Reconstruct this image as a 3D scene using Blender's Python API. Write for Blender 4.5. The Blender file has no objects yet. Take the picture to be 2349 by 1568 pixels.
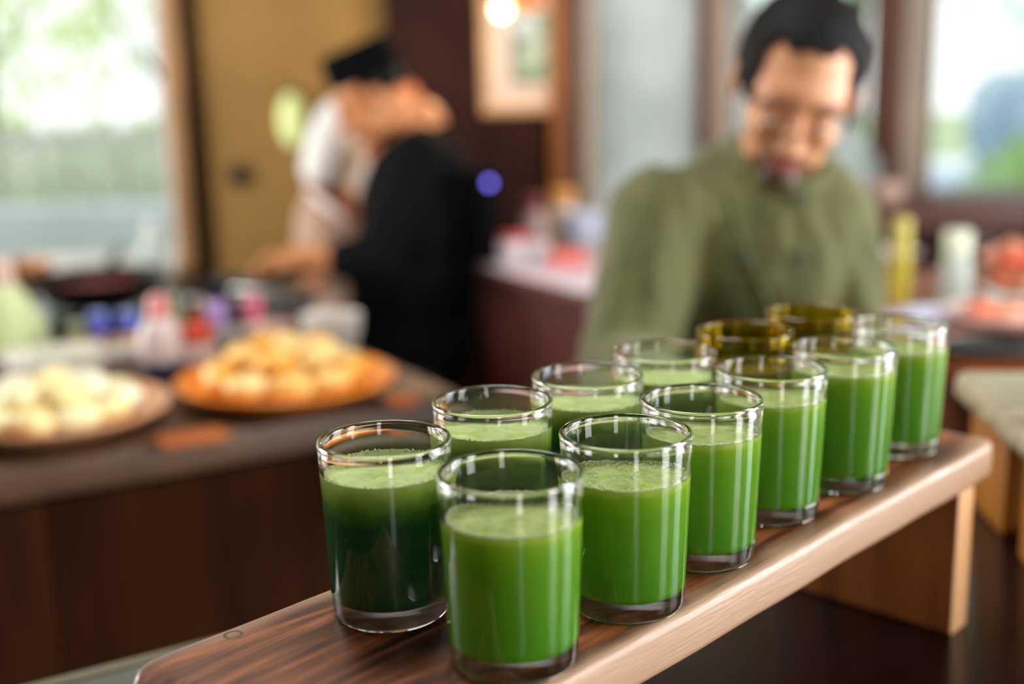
import bpy, bmesh, math, random
from mathutils import Vector, Matrix, Euler, noise
from mathutils.bvhtree import BVHTree
random.seed(7)
PI = math.pi
SC = bpy.context.scene
COL = SC.collection

# ------------------------------------------------------------------ camera
W, H, F = 2349.0, 1568.0, 2759.0
PITCH, ROLL, CAMZ = math.radians(12.18), math.radians(-1.23), 1.40
FW = Vector((0, math.cos(PITCH), -math.sin(PITCH)))
_up = Vector((0, math.sin(PITCH), math.cos(PITCH)))
RT = math.cos(ROLL) * Vector((1, 0, 0)) + math.sin(ROLL) * _up
UP = -math.sin(ROLL) * Vector((1, 0, 0)) + math.cos(ROLL) * _up
EYE = Vector((0, 0, CAMZ))
def ray(px, py): return FW + RT * ((px - W / 2) / F) - UP * ((py - H / 2) / F)
def atz(px, py, z):
    d = ray(px, py); return EYE + d * ((z - CAMZ) / d.z)
def aty(px, py, y):
    d = ray(px, py); return EYE + d * (y / d.y)
cam_d = bpy.data.cameras.new('camera')
cam = bpy.data.objects.new('camera', cam_d); COL.objects.link(cam)
m = Matrix.Identity(4)
for i in range(3):
    m[i][0], m[i][1], m[i][2], m[i][3] = RT[i], UP[i], -FW[i], EYE[i]
cam.matrix_world = m
cam_d.sensor_width = 36; cam_d.lens = F * 36 / W
cam_d.clip_start = 0.02; cam_d.clip_end = 200
cam_d.dof.use_dof = True; cam_d.dof.focus_distance = 0.635; cam_d.dof.aperture_fstop = 2.56
SC.camera = cam
# ------------------------------------------------------------------ world, lights, exposure
wd = bpy.data.worlds.new('world'); SC.world = wd; wd.use_nodes = True
bg = wd.node_tree.nodes['Background']
bg.inputs[0].default_value = (0.93, 0.99, 0.97, 1); bg.inputs[1].default_value = 0.8
SC.view_settings.view_transform = 'Standard'
try: SC.view_settings.look = 'None'
except Exception: pass
SC.view_settings.gamma = 1; SC.view_settings.use_curve_mapping = False
SC.view_settings.exposure = 0.9
cy = SC.cycles
cy.use_denoising = True
cy.max_bounces = 24; cy.transmission_bounces = 24; cy.transparent_max_bounces = 16
cy.diffuse_bounces = 4; cy.glossy_bounces = 6
cy.sample_clamp_indirect = 4; cy.blur_glossy = 0.6
def window_light(name, loc, size, rot, radiance, color):
    l = bpy.data.lights.new(name, 'AREA'); l.shape = 'RECTANGLE'
    l.size, l.size_y = size; l.energy = radiance * PI * size[0] * size[1]; l.color = color
    o = bpy.data.objects.new(name, l); COL.objects.link(o); o.location = loc; o.rotation_euler = rot
    return o
# daylight standing in the tall window openings of the right and camera-side walls
window_light('daylight_right_near', (2.66, -0.50, 1.35), (0.75, 2.2), (PI/2, 0, PI/2), 11.0, (1.0, 0.97, 0.93))
window_light('daylight_right_far', (2.66, 1.20, 1.35), (1.10, 2.2), (PI/2, 0, PI/2), 10.0, (0.93, 0.97, 1.0))
window_light('daylight_rear', (0.76, -2.56, 1.35), (0.42, 2.2), (PI/2, 0, 0), 4.0, (1.0, 0.95, 0.88))
window_light('added_fill_left', (-3.36, 2.60, 1.60), (1.50, 1.5), (PI/2, 0, -PI/2), 9.0, (1.0, 0.98, 0.95))  # added fill from an unseen left-wall opening, brightens cooks, wall and plates
window_light('added_fill_overhead', (-0.25, 1.40, 2.76), (0.80, 0.80), (0, 0, 0), 8.0, (0.95, 0.98, 1.0))  # added overhead fill, no such opening seen; brightens the foam and food

# ------------------------------------------------------------------ materials
def S(r, g, b):
    f = lambda c: (c/255/12.92) if c/255 <= 0.04045 else ((c/255 + 0.055)/1.055)**2.4
    return (f(r), f(g), f(b))
MATS = {}
def mat(name, c, rough=0.5, metal=0.0, var=0.0, scale=8.0, stretch=(1, 1, 1), bump=0.0, c2=None,
        spec=0.5, trans=0.0, ior=1.45, coat=0.0, emit=None, estr=1.0, sheen=0.0, detail=4.0, alpha=None):
    if name in MATS: return MATS[name]
    M = bpy.data.materials.new(name); M.use_nodes = True
    nt = M.node_tree; N, L = nt.nodes, nt.links
    b = N['Principled BSDF']
    b.inputs['Base Color'].default_value = (*c, 1); b.inputs['Roughness'].default_value = rough
    b.inputs['Metallic'].default_value = metal; b.inputs['IOR'].default_value = ior
    b.inputs['Specular IOR Level'].default_value = spec
    b.inputs['Transmission Weight'].default_value = trans
    b.inputs['Coat Weight'].default_value = coat
    b.inputs['Sheen Weight'].default_value = sheen
    if emit:
        b.inputs['Emission Color'].default_value = (*emit, 1); b.inputs['Emission Strength'].default_value = estr
    if var or c2 or bump:
        tc = N.new('ShaderNodeTexCoord'); mp = N.new('ShaderNodeMapping'); mp.inputs['Scale'].default_value = stretch
        nz = N.new('ShaderNodeTexNoise'); nz.inputs['Scale'].default_value = scale; nz.inputs['Detail'].default_value = detail
        L.new(tc.outputs['Object'], mp.inputs[0]); L.new(mp.outputs[0], nz.inputs['Vector'])
        if c2 or var:
            r = N.new('ShaderNodeValToRGB')
            a = c if c2 else tuple(max(0, x * (1 - var)) for x in c)
            z = c2 if c2 else tuple(min(1, x * (1 + var)) for x in c)
            r.color_ramp.elements[0].position = 0.35; r.color_ramp.elements[1].position = 0.65
            r.color_ramp.elements[0].color = (*a, 1); r.color_ramp.elements[1].color = (*z, 1)
            L.new(nz.outputs['Fac'], r.inputs[0]); L.new(r.outputs[0], b.inputs['Base Color'])
        if bump:
            bp = N.new('ShaderNodeBump'); bp.inputs['Strength'].default_value = bump; bp.inputs['Distance'].default_value = 0.01
            L.new(nz.outputs['Fac'], bp.inputs['Height']); L.new(bp.outputs[0], b.inputs['Normal'])
    MATS[name] = M
    return M

# ------------------------------------------------------------------ mesh helpers
def new(): return bmesh.new()
def T(loc=(0,0,0), rot=(0,0,0), sc=(1,1,1)):
    return Matrix.Translation(loc) @ Euler(rot).to_matrix().to_4x4() @ Matrix.Diagonal((*sc, 1))
def box(bm, lo, hi, bev=0.0, seg=2):
    c = [(a+b)/2 for a, b in zip(lo, hi)]; s = [b-a for a, b in zip(lo, hi)]
    g = bmesh.ops.create_cube(bm, size=1, matrix=T(c, (0,0,0), s))
    if bev > 0:
        es = {e for v in g['verts'] for e in v.link_edges}
        bmesh.ops.bevel(bm, geom=list(es), offset=bev, segments=seg, affect='EDGES', profile=0.5)
    return bm
def ell(bm, c, r, rot=(0,0,0), u=20, v=12, mtx=None):
    M = T(c, rot, r if hasattr(r, '__len__') else (r, r, r))
    if mtx: M = mtx @ M
    top = bm.verts.new(M @ Vector((0, 0, 1))); bot = bm.verts.new(M @ Vector((0, 0, -1))); rows = []
    for j in range(1, v):
        a = PI*j/v; z, r_ = math.cos(a), math.sin(a)
        rows.append([bm.verts.new(M @ Vector((r_*math.cos(2*PI*k/u), r_*math.sin(2*PI*k/u), z))) for k in range(u)])
    for k in range(u):
        k2 = (k+1) % u
        bm.faces.new((top, rows[0][k], rows[0][k2])); bm.faces.new((bot, rows[-1][k2], rows[-1][k]))
        for a, b in zip(rows, rows[1:]): bm.faces.new((a[k], b[k], b[k2], a[k2]))
    return bm
def cone(bm, p0, p1, r0, r1, seg=16, caps=True):
    p0, p1 = Vector(p0), Vector(p1); d = p1 - p0
    q = Vector((0, 0, 1)).rotation_difference(d.normalized()).to_matrix().to_4x4()
    bmesh.ops.create_cone(bm, cap_ends=caps, segments=seg, radius1=r0, radius2=r1, depth=d.length,
                          matrix=Matrix.Translation((p0+p1)/2) @ q)
    return bm
def cap(bm, p0, p1, r0, r1, seg=16):
    cone(bm, p0, p1, r0, r1, seg); ell(bm, p0, r0, u=seg, v=10); ell(bm, p1, r1, u=seg, v=10); return bm
def chain(bm, pts, rs):
    for i in range(len(pts)-1): cap(bm, pts[i], pts[i+1], rs[i], rs[i+1])
    return bm
def lathe(bm, prof, seg=40, c=(0,0,0)):
    rings = []
    for r, z in prof:
        if r < 1e-6: rings.append([bm.verts.new((c[0], c[1], c[2]+z))])
        else: rings.append([bm.verts.new((c[0]+r*math.cos(2*PI*k/seg), c[1]+r*math.sin(2*PI*k/seg), c[2]+z)) for k in range(seg)])
    for a, b in zip(rings, rings[1:]):
        for k in range(seg):
            k2 = (k+1) % seg
            if len(a) == 1 and len(b) == 1: continue
            if len(a) == 1: bm.faces.new((a[0], b[k2], b[k]))
            elif len(b) == 1: bm.faces.new((a[k], a[k2], b[0]))
            else: bm.faces.new((a[k], a[k2], b[k2], b[k]))
    return bm
def mesh_of(bm, name, smooth=True, sharp=0.6):
    bmesh.ops.recalc_face_normals(bm, faces=bm.faces)
    me = bpy.data.meshes.new(name); bm.to_mesh(me); bm.free()
    if smooth:
        for p in me.polygons: p.use_smooth = True
        try: me.set_sharp_from_angle(angle=sharp)
        except Exception: pass
    return me
def obj(name, bm, m, parent=None, smooth=True, loc=None, rot=None, sharp=0.6):
    me = mesh_of(bm, name, smooth, sharp) if isinstance(bm, bmesh.types.BMesh) else bm
    if m and not me.materials: me.materials.append(m)
    o = bpy.data.objects.new(name, me); COL.objects.link(o)
    if parent: o.parent = parent
    if loc is not None: o.location = loc
    if rot is not None: o.rotation_euler = rot
    return o
def tag(o, label, cat, group=None):
    o['label'] = label; o['category'] = cat
    if group: o['group'] = group
    return o
def thing(name, label, cat, loc=(0,0,0), rotz=0, group=None):
    o = bpy.data.objects.new(name, None); COL.objects.link(o); o.empty_display_size = 0.02
    o.location = loc; o.rotation_euler = (0, 0, rotz)
    return tag(o, label, cat, group)
def struct(name, bm, m, parent=None, smooth=True):
    o = obj(name, bm, m, parent, smooth)
    if not parent: o['kind'] = 'structure'
    return o
def remesh(bm, voxel, smooth=4, fac=0.5):
    me = bpy.data.meshes.new('tmp'); bm.to_mesh(me); bm.free()
    o = bpy.data.objects.new('tmp', me); COL.objects.link(o)
    r = o.modifiers.new('r', 'REMESH'); r.mode = 'VOXEL'; r.voxel_size = voxel
    if smooth:
        s = o.modifiers.new('s', 'SMOOTH'); s.iterations = smooth; s.factor = fac
    dg = bpy.context.evaluated_depsgraph_get(); dg.update()
    out = bpy.data.meshes.new_from_object(o.evaluated_get(dg), depsgraph=dg)
    bpy.data.objects.remove(o); bpy.data.meshes.remove(me)
    for p in out.polygons: p.use_smooth = True
    return out

# ================================================================== THE SETTING
ZT = 0.993            # near table top
ZC = 0.95             # food counter top
YB = 4.2              # back wall
plaster = mat('tan_plaster', S(152, 116, 60), 0.85, var=0.18, scale=2.2, bump=0.15)
darkwood = mat('dark_wood', S(44, 20, 12), 0.7, spec=.2, var=0.45, scale=5, stretch=(6, 6, 0.6), bump=0.1)
redwood = mat('red_brown_wood', S(104, 60, 44), 0.5, var=0.25, scale=6, stretch=(6, 6, 0.7))
palewood = mat('pale_painted_wood', S(190, 172, 150), 0.6, var=0.1, scale=6, stretch=(5, 5, 0.6))
orangewood = mat('orange_wood', S(140, 82, 30), 0.5, var=0.25, scale=6, stretch=(6, 6, 0.7))
floor_m = mat('floor_tiles', S(60, 44, 36), 0.5, var=0.3, scale=3)
ceil_m = mat('ceiling_boards', S(62, 40, 26), 0.7, var=0.2, scale=4, stretch=(1, 8, 1))
wallside = mat('side_wall_plaster', S(96, 72, 48), 0.85, var=0.12, scale=2)

struct('floor', box(new(), (-3.4, -2.8, -0.1), (2.75, YB+0.1, 0)), floor_m)
bm = new()
box(bm, (-3.4, -2.8, 2.7), (2.75, .98, 2.8)); box(bm, (-3.4, 1.82, 2.7), (2.75, YB+0.1, 2.8)); box(bm, (-3.4, .98, 2.7), (-.67, 1.82, 2.8)); box(bm, (.17, .98, 2.7), (2.75, 1.82, 2.8))  # leaves a hole added for the overhead fill
struct('ceiling', bm, ceil_m)
# left wall with an opening added for the fill light; right wall and camera-side wall with tall openings for the daylight
bm = new()
box(bm, (-3.4, -2.8, 0), (-3.3, 1.83, 2.7)); box(bm, (-3.4, 3.37, 0), (-3.3, YB+0.1, 2.7)); box(bm, (-3.4, 1.83, 0), (-3.3, 3.37, .83)); box(bm, (-3.4, 1.83, 2.37), (-3.3, 3.37, 2.7))
struct('wall_left', bm, wallside)
bm = new()
for y0, y1 in ((-2.7, -0.90), (-0.10, 0.62), (1.78, YB+0.1)): box(bm, (2.6, y0, 0), (2.7, y1, 2.7))
for y0, y1 in ((-0.90, -0.10), (0.62, 1.78)):
    box(bm, (2.6, y0, 0), (2.7, y1, 0.22)); box(bm, (2.6, y0, 2.48), (2.7, y1, 2.7))
struct('wall_right', bm, wallside)
bm = new()
for x0, x1 in ((-3.3, 0.53), (0.99, 2.6)): box(bm, (x0, -2.6, 0), (x1, -2.5, 2.7))
box(bm, (0.53, -2.6, 0), (0.99, -2.5, 0.22)); box(bm, (0.53, -2.6, 2.48), (0.99, -2.5, 2.7))
struct('wall_camera_side', bm, wallside)
# back wall: window at left, tan plaster, dark wood bay, then a run of windows between posts
bm = new()
box(bm, (-1.10, YB, 0), (-0.40, YB+0.1, 2.7))
box(bm, (-3.4, YB, 0), (-1.10, YB+0.1, 0.80)); box(bm, (-3.4, YB, 2.35), (-1.10, YB+0.1, 2.7))
struct('wall_back', bm, plaster)
struct('wall_back_wood', box(new(), (-0.40, YB-0.10, 0), (0.20, YB+0.1, 2.7)), darkwood)
bm = new(); box(bm, (0.20, YB, 0), (2.75, YB+0.1, 0.78)); box(bm, (0.20, YB, 2.35), (2.75, YB+0.1, 2.7))
struct('wall_back_right', bm, darkwood)
def post(n, x0, x1, y0, y1, m, z0=0.78, z1=2.4):
    return struct('trim_%d' % n, box(new(), (x0, y0, z0), (x1, y1, z1), 0.006), m)
post(1, -1.155, -1.095, YB-0.05, YB+0.1, mat('window_post_wood', S(170, 128, 84), 0.6, var=0.15, scale=6, stretch=(6,6,.7)))
post(2, -1.095, -1.045, YB-0.02, YB+0.001, darkwood, 0.0, 2.7)
post(3, 0.145, 0.20, YB-0.14, YB-0.101, orangewood, 0.0, 2.4)
post(4, 0.20, 0.255, YB-0.06, YB+0.1, mat('brown_post_wood', S(96, 66, 46), 0.5, var=0.2, scale=6, stretch=(6,6,.7)))
post(5, 0.255, 0.30, YB-0.02, YB+0.1, palewood)
post(6, 0.655, 0.695, YB-0.06, YB+0.1, redwood)
post(7, 0.695, 0.765, YB-0.02, YB+0.1, palewood)
post(8, 1.295, 1.345, YB-0.06, YB+0.1, redwood)
post(9, 1.345, 1.44, YB-0.02, YB+0.1, palewood)
# window panes and sills (clear glass)
glass_pane = mat('window_glass', (1, 1, 1), 0.0, trans=1.0, ior=1.0, spec=0.2)
WHITE_PAINT = mat('white_paint', S(214, 212, 205), 0.5, var=0.05)
for n, (x0, x1, fm) in enumerate(((-3.3, -1.155, WHITE_PAINT), (0.30, 0.655, redwood), (0.765, 1.295, redwood), (1.44, 2.6, redwood)), 1):
    z0 = 0.80 if n == 1 else 0.78
    bm = new()
    t = 0.03
    box(bm, (x0, YB+0.02, z0), (x1, YB+0.07, z0+t)); box(bm, (x0, YB+0.02, 2.35-t), (x1, YB+0.07, 2.35))
    box(bm, (x0, YB+0.02, z0+t), (x0+t, YB+0.07, 2.35-t)); box(bm, (x1-t, YB+0.02, z0+t), (x1, YB+0.07, 2.35-t))
    w = struct('window_%d' % n, bm, fm)
    obj('window_pane', box(new(), (x0+t, YB+0.043, z0+t), (x1-t, YB+0.047, 2.35-t)), glass_pane, w)
    obj('window_sill', box(new(), (x0, YB-0.09, z0-0.03), (x1, YB+0.09, z0), 0.005), fm, w)

# ------------------------------------------------------------------ outdoors
grass_m = mat('grass', S(172, 190, 150), 0.9, var=0.3, scale=2)
struct('ground', box(new(), (-30, YB+0.12, -0.12), (30, 45, -0.02)), grass_m)
def leaves(n, cx, cy_, cz, rx, ry, rz, size, rnd):
    bm = new()
    for _ in range(n):
        while True:
            p = Vector((rnd.uniform(-1,1), rnd.uniform(-1,1), rnd.uniform(-1,1)))
            if p.length < 1: break
        p = Vector((cx+p.x*rx, cy_+p.y*ry, cz+p.z*rz))
        s = size*rnd.uniform(.6, 1.3)
        R = Euler((rnd.uniform(0, PI), rnd.uniform(0, PI), rnd.uniform(0, PI))).to_matrix()
        vs = [bm.verts.new(p + R @ Vector(q)) for q in ((-s,0,0), (0,-s*.42,s*.08), (s,0,0), (0,s*.42,s*.08))]
        bm.faces.new(vs)
    return bm
def tree(name, label, loc, h, r, leaf, n, size, cat='tree', group=None, squash=1.0):
    rnd = random.Random(hash((round(loc[0]*100), round(loc[1]*100))) & 0xffff)
    t = thing(name, label, cat, loc, 0, group)
    bm = new(); chain(bm, [(0,0,-0.02), (0.05*h*.3,0,h*.45), (0.0,0.05,h*.8)], [0.05*r+.03, .035*r+.02, .012])
    for k in range(4):
        a = k*1.7; cap(bm, (0.02*h,0,h*.45), (math.cos(a)*r*.6, math.sin(a)*r*.5, h*.72), .03, .01)
    obj('trunk', bm, mat('bark', S(92, 76, 58), 0.9, var=.3, scale=10), t)
    f = obj('foliage', leaves(n, 0, 0, h-r*squash, r, r, r*squash, size, rnd), leaf, t, smooth=False)
    f['kind'] = 'stuff'
    return t
def leafmat(name, c, tr=0.5):
    M = mat(name, c, 0.45, var=.35, scale=3)
    nt = M.node_tree; b = nt.nodes['Principled BSDF']
    tl = nt.nodes.new('ShaderNodeBsdfTranslucent'); tl.inputs[0].default_value = (*c, 1)
    mx = nt.nodes.new('ShaderNodeMixShader'); mx.inputs[0].default_value = tr
    nt.links.new(b.outputs[0], mx.inputs[1]); nt.links.new(tl.outputs[0], mx.inputs[2])
    nt.links.new(mx.outputs[0], nt.nodes['Material Output'].inputs[0])
    return M
lf_teal = leafmat('leaf_teal', S(196, 236, 214), .6); lf_lime = leafmat('leaf_lime', S(214, 230, 170), .6); lf_green = leafmat('leaf_green', S(188, 216, 150), .6)
tree('garden_tree', 'pale blue-green tree standing outside beyond the window behind the man in green', (2.5, 9.0, 0), 4.6, 1.45, lf_teal, 1500, .09)
tree('garden_tree', 'pale blue-green tree with a wide crown outside, above the parked car', (6.6, 13.2, 0), 5.8, 2.3, lf_teal, 1900, .11)
tree('garden_tree', 'yellow-green tree outside beyond the fence, seen through the kitchen window', (-4.9, 11.5, 0), 3.6, 1.5, lf_lime, 800, .10)
tree('garden_tree', 'thin pale green tree outside, beside the left edge of the tan wall', (-2.6, 9.2, 0), 3.1, .8, lf_lime, 350, .08)
tree('garden_shrub', 'low bright green shrub outside next to the parked car', (2.75, 6.1, 0), 1.1, .5, lf_green, 1300, .06, 'shrub')
tree('garden_shrub', 'rounded yellow-green shrub growing behind the grey fence', (-3.5, 7.3, 0), 1.32, .55, lf_lime, 900, .06, 'shrub')
tree('garden_shrub', 'leafy shrub behind the grey fence near the window post', (-2.35, 7.4, 0), 1.28, .55, lf_green, 800, .06, 'shrub')
# fence with separate pickets, on a low blue-grey garden wall
fen = thing('garden_fence', 'grey wooden picket fence outside the kitchen window', 'fence', (-4.6, 6.6, 0))
fm = mat('weathered_grey_wood', S(206, 208, 198), 0.8, var=.12, scale=8)
pk = mesh_of(box(new(), (-0.045, -0.012, 0.0), (0.045, 0.012, 1.24), 0.006), 'picket')
for k in range(26): obj('picket', pk, fm, fen, loc=(k*0.135, 0, -0.02))
for z in (.5, 1.12): obj('rail', box(new(), (-0.1, 0.012, z), (3.5, 0.05, z+.06)), fm, fen)
lw = tag(obj('garden_wall', box(new(), (-5.2, 5.75, -0.02), (-1.2, 5.95, 0.86), 0.02), mat('blue_grey_render', S(204, 218, 226), .8, var=.06, scale=3)),
         'low blue-grey rendered garden wall in front of the picket fence', 'wall')
# parked car, only a corner of it shows through the right window
car = thing('parked_car', 'pale blue parked car outside the right-hand window', 'car', (4.55, 7.9, 0), 0.1)
cm = mat('car_paint', S(178, 196, 224), .25, coat=.6)
bm = new(); box(bm, (-2.0, -.85, .25), (2.0, .85, .82), .12, 3); obj('body', bm, cm, car)
bm = new(); box(bm, (-1.35, -.74, .80), (.95, .74, 1.38), .16, 3); obj('cabin', bm, mat('car_glass', S(150, 176, 206), .08, spec=.8), car)
bm = new(); box(bm, (-1.2, -.70, 1.34), (.8, .70, 1.42), .03, 2); obj('roof', bm, cm, car)
for x in (-1.0, -.15, .72):
    for s in (-1, 1): obj('pillar', box(new(), (x-.04, s*.75-.02, .80), (x+.04, s*.75+.02, 1.37)), cm, car)
wh = mesh_of(lathe(new(), [(0, -.1), (.2, -.1), (.3, -.09), (.32, -.05), (.32, .05), (.3, .09), (.2, .1), (0, .1)], 24), 'wheel')
for x in (-1.25, 1.25):
    for s in (-1, 1): obj('wheel', wh, mat('tyre', S(26, 26, 28), .8), car, loc=(x, s*.8, .3), rot=(PI/2, 0, 0))

# white curtains hanging in the windows behind the man in green
cloth_w = leafmat('white_curtain', S(238, 242, 244), .72)
def curtain(name, label, x0, x1, y, zlow, ztop_fn, n=40, amp=.012, waves=7):
    bm = new(); rows = 14; g = []
    for j in range(rows+1):
        row = []
        for i in range(n+1):
            u = i/n; zt = ztop_fn(u); z = zlow + (zt-zlow)*j/rows
            row.append(bm.verts.new((x0+(x1-x0)*u, y + amp*math.sin(u*waves*2*PI + .3*math.sin(3*z)), z)))
        g.append(row)
    for j in range(rows):
        for i in range(n): bm.faces.new((g[j][i], g[j][i+1], g[j+1][i+1], g[j+1][i]))
    bmesh.ops.solidify(bm, geom=bm.faces[:], thickness=.003)
    return tag(obj(name, bm, cloth_w, sharp=2.0), label, 'curtain')
curtain('window_curtain', 'full-length white curtain hanging beside the framed picture', .30, .655, YB-.015, .62, lambda u: 2.33, amp=.008, waves=5)
curtain('window_curtain', 'white curtain with a slanting top edge behind the man in green', .77, 1.292, YB-.015, .62, lambda u: 1.72-.62*u, amp=.009, waves=6)

# ================================================================== TABLE AND SERVING STAND
table_top_m = mat('dark_lacquered_wood', S(26, 10, 11), .24, var=.35, scale=5, stretch=(1, 6, 1), spec=.35)
A27 = math.radians(30.7)
tb = thing('long_table', 'dark lacquered table carrying the wooden stand of juice glasses', 'table', (-0.347, 0.779, 0), A27)
obj('tabletop', box(new(), (-.9, -1.0, ZT-.045), (1.75, -.012, ZT), .004), table_top_m, tb)
obj('edge_strip', box(new(), (-.9, -.012, ZT-.03), (1.75, 0, ZT), .001), mat('pale_edge_strip', S(104, 96, 72), .5, var=.15, scale=9), tb)
for x in (-.8, 1.62):
    for y in (-.95, -.1): obj('leg', box(new(), (x, y, 0), (x+.08, y+.08, ZT-.045), .006), darkwood, tb)
obj('apron', box(new(), (-.72, -.93, ZT-.14), (1.62, -.05, ZT-.045)), darkwood, tb)

TH = math.radians(46.24); BZ = 1.1318; THK = .0285
BD = Vector((math.cos(TH), math.sin(TH), 0)); BN = Vector((-math.sin(TH), math.cos(TH), 0))
A0, A1, C0, C1 = .250, .878, .3355, .5015     # board extents along / across
AC, CC = (A0+A1)/2, (C0+C1)/2
origin = BD*AC + BN*CC
def wood_board(name, sap=True):
    M = bpy.data.materials.new(name); M.use_nodes = True; nt = M.node_tree; N, L = nt.nodes, nt.links
    b = N['Principled BSDF']
    tc = N.new('ShaderNodeTexCoord'); mp = N.new('ShaderNodeMapping'); mp.inputs['Scale'].default_value = (3.2, 26, 26)
    nz = N.new('ShaderNodeTexNoise'); nz.inputs['Scale'].default_value = 2.2; nz.inputs['Detail'].default_value = 7; nz.inputs['Distortion'].default_value = 1.3
    L.new(tc.outputs['Object'], mp.inputs[0]); L.new(mp.outputs[0], nz.inputs['Vector'])
    r = N.new('ShaderNodeValToRGB'); e = r.color_ramp.elements
    e[0].position = .36; e[0].color = (*S(46, 22, 14), 1); e[1].position = .68; e[1].color = (*S(166, 96, 48), 1)
    k = e.new(.5); k.color = (*S(112, 60, 28), 1)
    L.new(nz.outputs['Fac'], r.inputs[0])
    col = r.outputs[0]
    # fine dark pores
    mp2 = N.new('ShaderNodeMapping'); mp2.inputs['Scale'].default_value = (14, 160, 160)
    n2 = N.new('ShaderNodeTexNoise'); n2.inputs['Scale'].default_value = 3; n2.inputs['Detail'].default_value = 3
    L.new(tc.outputs['Object'], mp2.inputs[0]); L.new(mp2.outputs[0], n2.inputs['Vector'])
    r2 = N.new('ShaderNodeValToRGB'); r2.color_ramp.elements[0].position = .30; r2.color_ramp.elements[1].position = .45
    r2.color_ramp.elements[0].color = (.35, .3, .28, 1); r2.color_ramp.elements[1].color = (1, 1, 1, 1)
    L.new(n2.outputs['Fac'], r2.inputs[0])
    mx = N.new('ShaderNodeMix'); mx.data_type = 'RGBA'; mx.blend_type = 'MULTIPLY'; mx.inputs[0].default_value = .8
    L.new(col, mx.inputs[6]); L.new(r2.outputs[0], mx.inputs[7]); col = mx.outputs[2]
    if sap:
        # pale sapwood along both long edges of the plank
        sx = N.new('ShaderNodeSeparateXYZ'); L.new(tc.outputs['Object'], sx.inputs[0])
        ab = N.new('ShaderNodeMath'); ab.operation = 'ABSOLUTE'; L.new(sx.outputs['Y'], ab.inputs[0])
        n3 = N.new('ShaderNodeTexNoise'); n3.inputs['Scale'].default_value = 9; L.new(tc.outputs['Object'], n3.inputs['Vector'])
        ad = N.new('ShaderNodeMath'); ad.operation = 'MULTIPLY_ADD'; ad.inputs[1].default_value = .022; L.new(n3.outputs['Fac'], ad.inputs[0]); L.new(ab.outputs[0], ad.inputs[2])
        mr = N.new('ShaderNodeMapRange'); mr.inputs[1].default_value = (C1-C0)/2 - .004; mr.inputs[2].default_value = (C1-C0)/2 + .008
        L.new(ad.outputs[0], mr.inputs[0])
        m3 = N.new('ShaderNodeMix'); m3.data_type = 'RGBA'; L.new(mr.outputs[0], m3.inputs[0]); L.new(col, m3.inputs[6])
        m3.inputs[7].default_value = (*S(164, 130, 104), 1)
        # ring-shaped knot near the near end
        kn = N.new('ShaderNodeVectorMath'); kn.operation = 'DISTANCE'; L.new(tc.outputs['Object'], kn.inputs[0]); kn.inputs[1].default_value = KNOT
        k1 = N.new('ShaderNodeMath'); k1.operation = 'SUBTRACT'; k1.inputs[1].default_value = .0042; L.new(kn.outputs['Value'], k1.inputs[0])
        k2 = N.new('ShaderNodeMath'); k2.operation = 'ABSOLUTE'; L.new(k1.outputs[0], k2.inputs[0])
        k3 = N.new('ShaderNodeMath'); k3.operation = 'LESS_THAN'; k3.inputs[1].default_value = .0009; L.new(k2.outputs[0], k3.inputs[0])
        m4 = N.new('ShaderNodeMix'); m4.data_type = 'RGBA'; L.new(k3.outputs[0], m4.inputs[0]); L.new(m3.outputs[2], m4.inputs[6]); m4.inputs[7].default_value = (*S(74, 66, 44), 1)
        col = m4.outputs[2]
    L.new(col, b.inputs['Base Color'])
    b.inputs['Roughness'].default_value = .36
    rr = N.new('ShaderNodeMapRange'); rr.inputs[3].default_value = .30; rr.inputs[4].default_value = .52; L.new(nz.outputs['Fac'], rr.inputs[0]); L.new(rr.outputs[0], b.inputs['Roughness'])
    bp = N.new('ShaderNodeBump'); bp.inputs['Strength'].default_value = .22; bp.inputs['Distance'].default_value = .002
    L.new(n2.outputs['Fac'], bp.inputs['Height']); L.new(bp.outputs[0], b.inputs['Normal'])
    return M
kp = atz(535, 1455, BZ)
KNOT = (kp.dot(BD)-AC, kp.dot(BN)-CC, 0)
board_m = wood_board('serving_board_wood')
leg_m = mat('stand_leg_wood', S(150, 86, 36), .4, c2=S(104, 56, 24), scale=4, stretch=(8, 8, .8), bump=.08)
legedge_m = mat('stand_leg_edge', S(216, 170, 122), .42, c2=S(190, 136, 92), scale=5, stretch=(12, 12, .6), bump=.06)
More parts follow.
